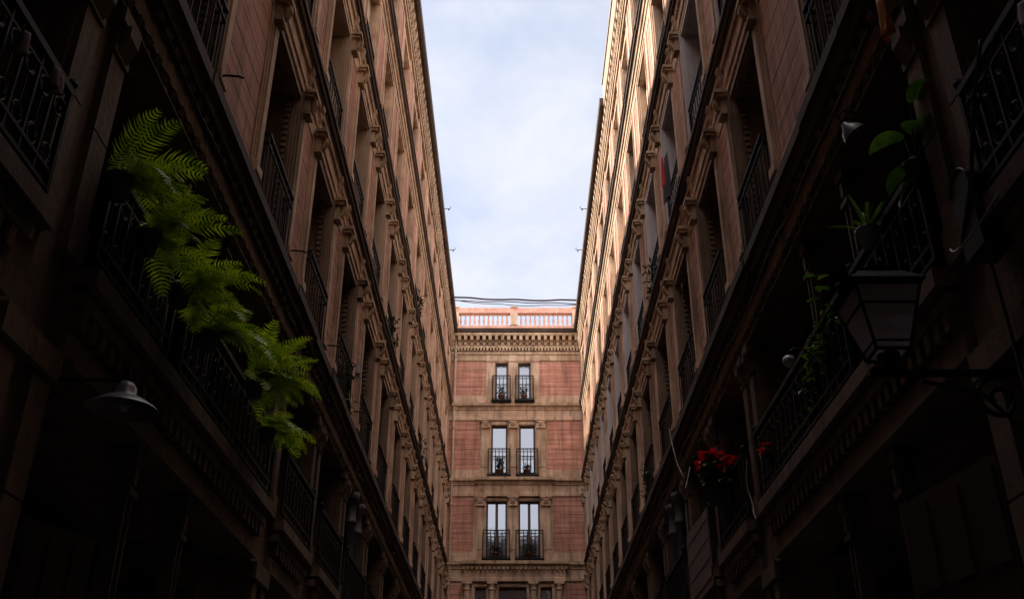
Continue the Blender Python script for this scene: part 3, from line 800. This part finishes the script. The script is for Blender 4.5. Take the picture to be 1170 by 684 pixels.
# dark hood with cables on right pier
t = thing('cable_hood', 'dark round-topped hood fixed high on the right stone pier, looped with cables', 'wall fitting', (2.55, 4.45, 4.55))
mb = MB(); n = 14; pr = [(-.11, -.3), (.11, -.3)]+[(.11*math.cos(PI*i/n), .1+.11*math.sin(PI*i/n)) for i in range(n+1)]
mb.add([(-.0, p[0], p[1]) for p in pr]+[(-.16, p[0], p[1]) for p in pr], [tuple(range(len(pr)))[::-1], tuple(range(len(pr), 2*len(pr)))]+[(i, (i+1) % len(pr), (i+1) % len(pr)+len(pr), i+len(pr)) for i in range(len(pr))])
mb.build('hood', M['iron'], t)
mb = MB(); mb.tube([(-.165, .11*math.cos(PI*i/n), .1+.11*math.sin(PI*i/n)) for i in range(n+1)], .006, 5); mb.build('rim', M['greycol'], t)
def cable(name, pts, r_, mat, label, cat='cable', sub=5):
    P_ = [Vector(p) for p in pts]; out = []
    for i in range(len(P_)-1):
        p0, p1, p2, p3 = P_[max(0, i-1)], P_[i], P_[i+1], P_[min(len(P_)-1, i+2)]
        for k in range(sub):
            u = k/sub; out.append(.5*((2*p1)+(-p0+p2)*u+(2*p0-5*p1+4*p2-p3)*u*u+(-p0+3*p1-3*p2+p3)*u**3))
    out.append(P_[-1]); mb = MB(); mb.tube(out, r_, 6); o = mb.build(name, mat, None, True); tag(o, label, cat); return o
cable('hanging_cable', [(2.35, 4.55, 4.45), (2.34, 4.6, 4.36), (2.32, 4.45, 4.28), (2.36, 4.22, 4.33), (2.42, 4.15, 4.42)], .007, M['whitecable'], 'pale cable drooping in a loop beneath the dark hood at right')
cable('hanging_cable', [(2.4, 3.9, 5.2), (2.36, 4.05, 4.9), (2.38, 4.3, 4.6), (2.4, 4.6, 4.35), (2.46, 4.9, 4.1)], .011, M['cable'], 'dark cable slanting down past the hood on the right pier')
cable('hanging_cable', [(2.42, 3.8, 5.15), (2.36, 4.15, 4.75), (2.40, 4.35, 4.45), (2.46, 4.45, 4.1), (2.5, 4.5, 3.5)], .009, M['cable'], 'second dark cable hanging nearly straight down the right pier')
cable('hanging_cable', [(2.28, 13.9, 6.85), (2.26, 13.7, 6.6), (2.27, 13.4, 6.15), (2.3, 13.2, 5.9), (2.33, 13.3, 5.78), (2.38, 13.5, 5.85), (2.5, 13.7, 6.2)], .007, M['whitecable'], 'thin pale cord sagging from the dark ledge above the red poinsettia')
cable('hanging_cable', [(2.4, 9.9, 5.0), (2.38, 9.92, 4.75), (2.40, 9.85, 4.5), (2.36, 9.7, 4.4), (2.34, 9.55, 4.28)], .006, M['whitecable'], 'short pale cord dangling by the pier beyond the trailing plant')
cable('hanging_cable', [(2.27, 11.9, 8.2), (2.25, 11.8, 7.6), (2.26, 11.6, 7.0), (2.3, 11.5, 6.6), (2.33, 11.55, 6.3)], .006, M['cable'], 'dark cord hanging across the first storey of the right facade')
def run_cable(sg, z, d, y0, y1, sag, seed, mat, label):
    rr = random.Random(seed); pts = []; y = y0
    while y < y1:
        L_ = rr.uniform(1.2, 2.6); pts += [(sg*(A-d), y, z+rr.uniform(-.02, .02)), (sg*(A-d-.015), y+L_*.5, z-sag*rr.uniform(.5, 1.4))]; y += L_
    pts.append((sg*(A-d), y1, z)); cable('facade_cable', pts, .008, mat, label)
run_cable(-1, 9.93, .13, 6.4, 34, .05, 1, M['cable'], 'dark cable sagging along the second storey ledge of the left facade')
run_cable(1, 9.93, .13, 6.2, 34, .06, 2, M['cable'], 'dark cable sagging along the second storey ledge of the right facade')
run_cable(-1, 6.5, .17, 5.2, 30, .07, 3, M['cable'], 'dark cable looped under the broad first ledge of the left facade')
run_cable(1, 6.5, .17, 5.2, 30, .09, 4, M['whitecable'], 'pale cable looped under the broad first ledge of the right facade')
# power bundle across the far roofline
for i, (za, zb_, sag, r_) in enumerate(((19.42, 19.3, .05, .035), (19.38, 19.25, .0, .02), (19.5, 19.32, .12, .015))):
    pts = [(-2.3+4.6*k/8, 33.2+.2*i, za+(zb_-za)*k/8-sag*4*(k/8)*(1-k/8)+.02*math.sin(k*2+i)) for k in range(9)]
    cable('overhead_cable', pts, r_, M['cable'], ['thickest dark cable slung across the alley before the far balustrade', 'straightest dark cable slung across the alley before the far balustrade', 'most sagging thin cable slung across the alley before the far balustrade'][i])
# drainpipe at end corner
t = thing('drainpipe', 'pale drainpipe running down the left corner of the end facade', 'pipe', (-2.38, D-.12, 0))
mb = MB(); mb.tube([(0, 0, .1), (0, 0, 9), (0, -.0, 12), (0, -.0, 20.3)], .05, 10)
for z in (3, 6, 9.3, 12.2, 15.2, 18.2): mb.lathe([(.051, z), (.065, z+.01), (.065, z+.07), (.051, z+.08)], (0, 0, 0), 10)
mb.build('pipe', M['pipe'], t, True)
# little iron hooks at the eaves
def hook(loc, sg, label):
    o = MB(); o.tube([(0, 0, 0), (sg*.14, 0, .01), (sg*.2, 0, .0)], .012, 5); o.tube([(sg*.2, 0, 0), (sg*.24, 0, .05), (sg*.22, 0, .1)], .010, 5); o.box(sg*.17-.02, sg*.17+.02, -.02, .02, -.05, .0)
    q = o.build('eave_hook', M['iron']); q.location = loc; tag(q, label, 'hook', 'iron hooks along the eaves')
hook((-2.34, 27.2, 19.46), 1, 'small iron hook jutting from the left eave, the nearer of two against the sky')
hook((-2.34, 29.8, 19.46), 1, 'small iron hook jutting from the left eave, the farther of two against the sky')
hook((2.34, 27.2, 19.46), -1, 'small iron hook jutting from the right eave, the nearer of two against the sky')
hook((2.34, 29.8, 19.46), -1, 'small iron hook jutting from the right eave, the farther of two against the sky')
# short rods above the ledge on the left
for k, (y, nm) in enumerate(((6.6, 'nearest'), (9.5, 'second'), (11.95, 'third'), (14.3, 'farthest'))):
    o = MB(); o.tube([(0, 0, 0), (.1, 0, .01), (.2, 0, 0.0), (.24, 0, -.02)], .011, 5)
    q = o.build('wall_hook', M['iron']); q.location = (-2.56, y, 7.28); tag(q, nm+' of four short iron rods above the dark ledge of the left facade', 'hook', 'iron rods on the left facade')

# ------------------------------------------------------------------ cloths and odds
def cloth(name, w, h, mat, nx=8, nz=10, amp=.02, seed=1, thick=.006):
    rr = random.Random(seed); ph = rr.uniform(0, 6); vs = []; fs = []
    for s in (0, 1):
        for j in range(nz+1):
            for i in range(nx+1):
                u, v = i/nx, j/nz
                vs.append((amp*math.sin(u*9+ph+v*1.5)*(.3+v)+s*thick, (u-.5)*w*(1-.12*v), -v*h*(1+.05*math.sin(u*5+ph))))
    n = (nx+1)*(nz+1)
    for j in range(nz):
        for i in range(nx):
            a = j*(nx+1)+i; fs.append((a, a+1, a+nx+2, a+nx+1)); fs.append((n+a+nx+1, n+a+nx+2, n+a+1, n+a))
    for i in range(nx):
        fs.append((i+1, i, n+i, n+i+1)); a = nz*(nx+1)+i; fs.append((a, a+1, n+a+1, n+a))
    for j in range(nz):
        a = j*(nx+1); fs.append((a, a+nx+1, n+a+nx+1, n+a)); a += nx; fs.append((a+nx+1, a, n+a, n+a+nx+1))
    mb = MB(); mb.add(vs, fs); return mb
t = thing('hanging_garment', 'dark cloth with a red edge hanging from a second storey balcony of the right facade', 'cloth', (2.30, 12.55, 10.75))
cloth('c', .42, .75, None, amp=.03).build('dark_cloth', M['navy'], t); o = cloth('c', .12, .5, None, seed=4).build('red_cloth', M['redcloth'], t, loc=(-.015, .16, .12))
o = cloth('c', .10, .16, None, seed=3, amp=.03).build('hanging_cloth', M['pinkcloth'], None, True); o.location = (-2.44, 3.75, 5.12); tag(o, 'mauve cloth over the nearest left railing, the higher of two', 'cloth')
o = cloth('c', .09, .14, None, seed=6, amp=.03).build('hanging_cloth', M['pinkcloth'], None, True); o.location = (-2.42, 4.08, 5.15); tag(o, 'small mauve cloth on the nearest left railing, close to the stone pier', 'cloth')
o = cloth('c', .10, .16, None, seed=8, amp=.03).build('hanging_cloth', M['whitecloth'], None, True); o.location = (2.45, 3.55, 5.15); tag(o, 'pale rag on the nearest right railing at the picture edge', 'cloth')
o = cloth('c', .12, .34, None, seed=9, amp=.03).build('hanging_ornament', M['orange'], None, True); o.location = (2.28, 4.60, 6.22); tag(o, 'orange streamer hanging at the top of the right pier', 'ornament')
o = cloth('c', .10, .3, None, seed=10, amp=.03).build('plastic_bag', M['whitecloth'], None, True); o.location = (-2.28, 13.2, 7.7); tag(o, 'small white bag tied to a first storey balcony of the left facade', 'bag')
# reed screen on the right railing
t = thing('reed_screen', 'mauve brown reed screen tied over the right railing below the poinsettia', 'screen', (2.455, 13.35, 4.55))
mb = MB(); y = -.83
while y < .83:
    mb.box(-.008, .008, y, y+.024, -.25, .75+.03*math.sin(y*3)); y += .027
mb.build('reeds', M['reed'], t); mb = MB()
for z in (-.15, .1, .35, .6): mb.box(-.014, -.008, -.83, .83, z, z+.008)
mb.build('binding', M['whitecable'], t)
# wooden shutter leaves in the shop openings
def shutter(loc, rz, w, h, label):
    t = thing('wooden_shutter', label, 'shutter', loc, rz); mb = MB()
    mb.box(0, w, -.02, .02, 0, h)
    nx, nz = 3, 5
    for i in range(nx):
        for j in range(nz):
            x0, x1 = w*(i+.12)/nx, w*(i+.88)/nx; z0, z1 = h*(j+.1)/nz, h*(j+.9)/nz
            for s in (-1, 1): mb.box(x0, x1, s*.02, s*.032, z0, z1)
    mb.build('leaf', M['redwood'], t); 
    for hz_ in (.3, h-.45):
        mb = MB(); mb.box(-.02, .0, -.03, .03, hz_, hz_+.15); mb.build('hinge', M['iron'], t)
shutter((-2.58, 5.12, .3), R(66), .5, 2.75, 'brown panelled shutter standing ajar in the left shop opening')
shutter((2.60, 5.12, .3), R(100), 1.0, 3.1, 'brown panelled shutter standing ajar in the right shop opening')

# ------------------------------------------------------------------ light, sky, camera
sdir = Vector((-1, .06, 1.12)).normalized()
sun = bpy.data.lights.new('sun', 'SUN'); sun.energy = 5; sun.angle = R(.53); sun.color = (1, .90, .78)
so = bpy.data.objects.new('sun', sun); COL.objects.link(so); so.rotation_euler = (-sdir).to_track_quat('-Z', 'Y').to_euler()
w = bpy.data.worlds.new('World'); scene.world = w; w.use_nodes = True
N, L = w.node_tree.nodes, w.node_tree.links
bg = N['Background']; sky = N.new('ShaderNodeTexSky'); sky.sky_type = 'NISHITA'; sky.sun_disc = False
sky.sun_elevation = math.asin(sdir.z); sky.sun_rotation = math.atan2(sdir.x, sdir.y)
sky.air_density = 1; sky.dust_density = 1.2
tc = N.new('ShaderNodeTexCoord'); mp = N.new('ShaderNodeMapping'); mp.inputs['Scale'].default_value = (2.6, .9, 4.2); mp.inputs['Rotation'].default_value = (.3, .2, .5)
L.new(tc.outputs['Generated'], mp.inputs['Vector'])
nz = N.new('ShaderNodeTexNoise'); nz.inputs['Scale'].default_value = 2.6; nz.inputs['Detail'].default_value = 9; nz.inputs['Roughness'].default_value = .55; nz.inputs['Distortion'].default_value = .3
L.new(mp.outputs['Vector'], nz.inputs['Vector'])
rp = N.new('ShaderNodeValToRGB'); rp.color_ramp.elements[0].position = .30; rp.color_ramp.elements[1].position = .68
rp.color_ramp.elements[0].color = (.48,)*3+(1,); rp.color_ramp.elements[1].color = (1.0,)*3+(1,)
L.new(nz.outputs['Fac'], rp.inputs['Fac'])
mx = N.new('ShaderNodeMixRGB'); mx.inputs['Color2'].default_value = (3.65, 3.68, 3.95, 1)
L.new(rp.outputs['Color'], mx.inputs['Fac']); L.new(sky.outputs['Color'], mx.inputs['Color1'])
# unseen sky overhead and behind brightened and warmed, added to light the facades
dp = N.new('ShaderNodeVectorMath'); dp.operation = 'DOT_PRODUCT'; dp.inputs[1].default_value = (0, -.8, .6); L.new(tc.outputs['Generated'], dp.inputs[0])
mr_ = N.new('ShaderNodeMapRange'); mr_.interpolation_type = 'SMOOTHSTEP'; mr_.inputs['From Min'].default_value = -.12; mr_.inputs['From Max'].default_value = .55
mr_.inputs['To Min'].default_value = 1; mr_.inputs['To Max'].default_value = 3.2; L.new(dp.outputs['Value'], mr_.inputs['Value'])
vm = N.new('ShaderNodeVectorMath'); vm.operation = 'SCALE'; L.new(mx.outputs['Color'], vm.inputs[0]); L.new(mr_.outputs['Result'], vm.inputs['Scale'])
wm = N.new('ShaderNodeMixRGB'); wm.blend_type = 'MULTIPLY'; wm.inputs['Color2'].default_value = (1.16, 1.0, .84, 1)
mf_ = N.new('ShaderNodeMapRange'); mf_.inputs['From Min'].default_value = 1; mf_.inputs['From Max'].default_value = 3.2; L.new(mr_.outputs['Result'], mf_.inputs['Value'])
L.new(mf_.outputs['Result'], wm.inputs['Fac']); L.new(vm.outputs['Vector'], wm.inputs['Color1']); L.new(wm.outputs['Color'], bg.inputs['Color'])
bg.inputs['Strength'].default_value = .1

cam = bpy.data.cameras.new('camera'); co = bpy.data.objects.new('camera', cam); COL.objects.link(co)
cam.lens = 35; cam.sensor_width = 36; cam.clip_end = 2000; cam.clip_start = .05
cam.shift_x = -4/1170
co.location = (0, 0, 1.6); co.rotation_euler = (R(90+28.1), 0, 0)
scene.camera = co
scene.render.engine = 'CYCLES'
scene.cycles.max_bounces = 10; scene.cycles.diffuse_bounces = 7; scene.cycles.glossy_bounces = 4
vs = scene.view_settings; vs.view_transform = 'Standard'; vs.look = 'None'; vs.exposure = 1.4; vs.gamma = 1
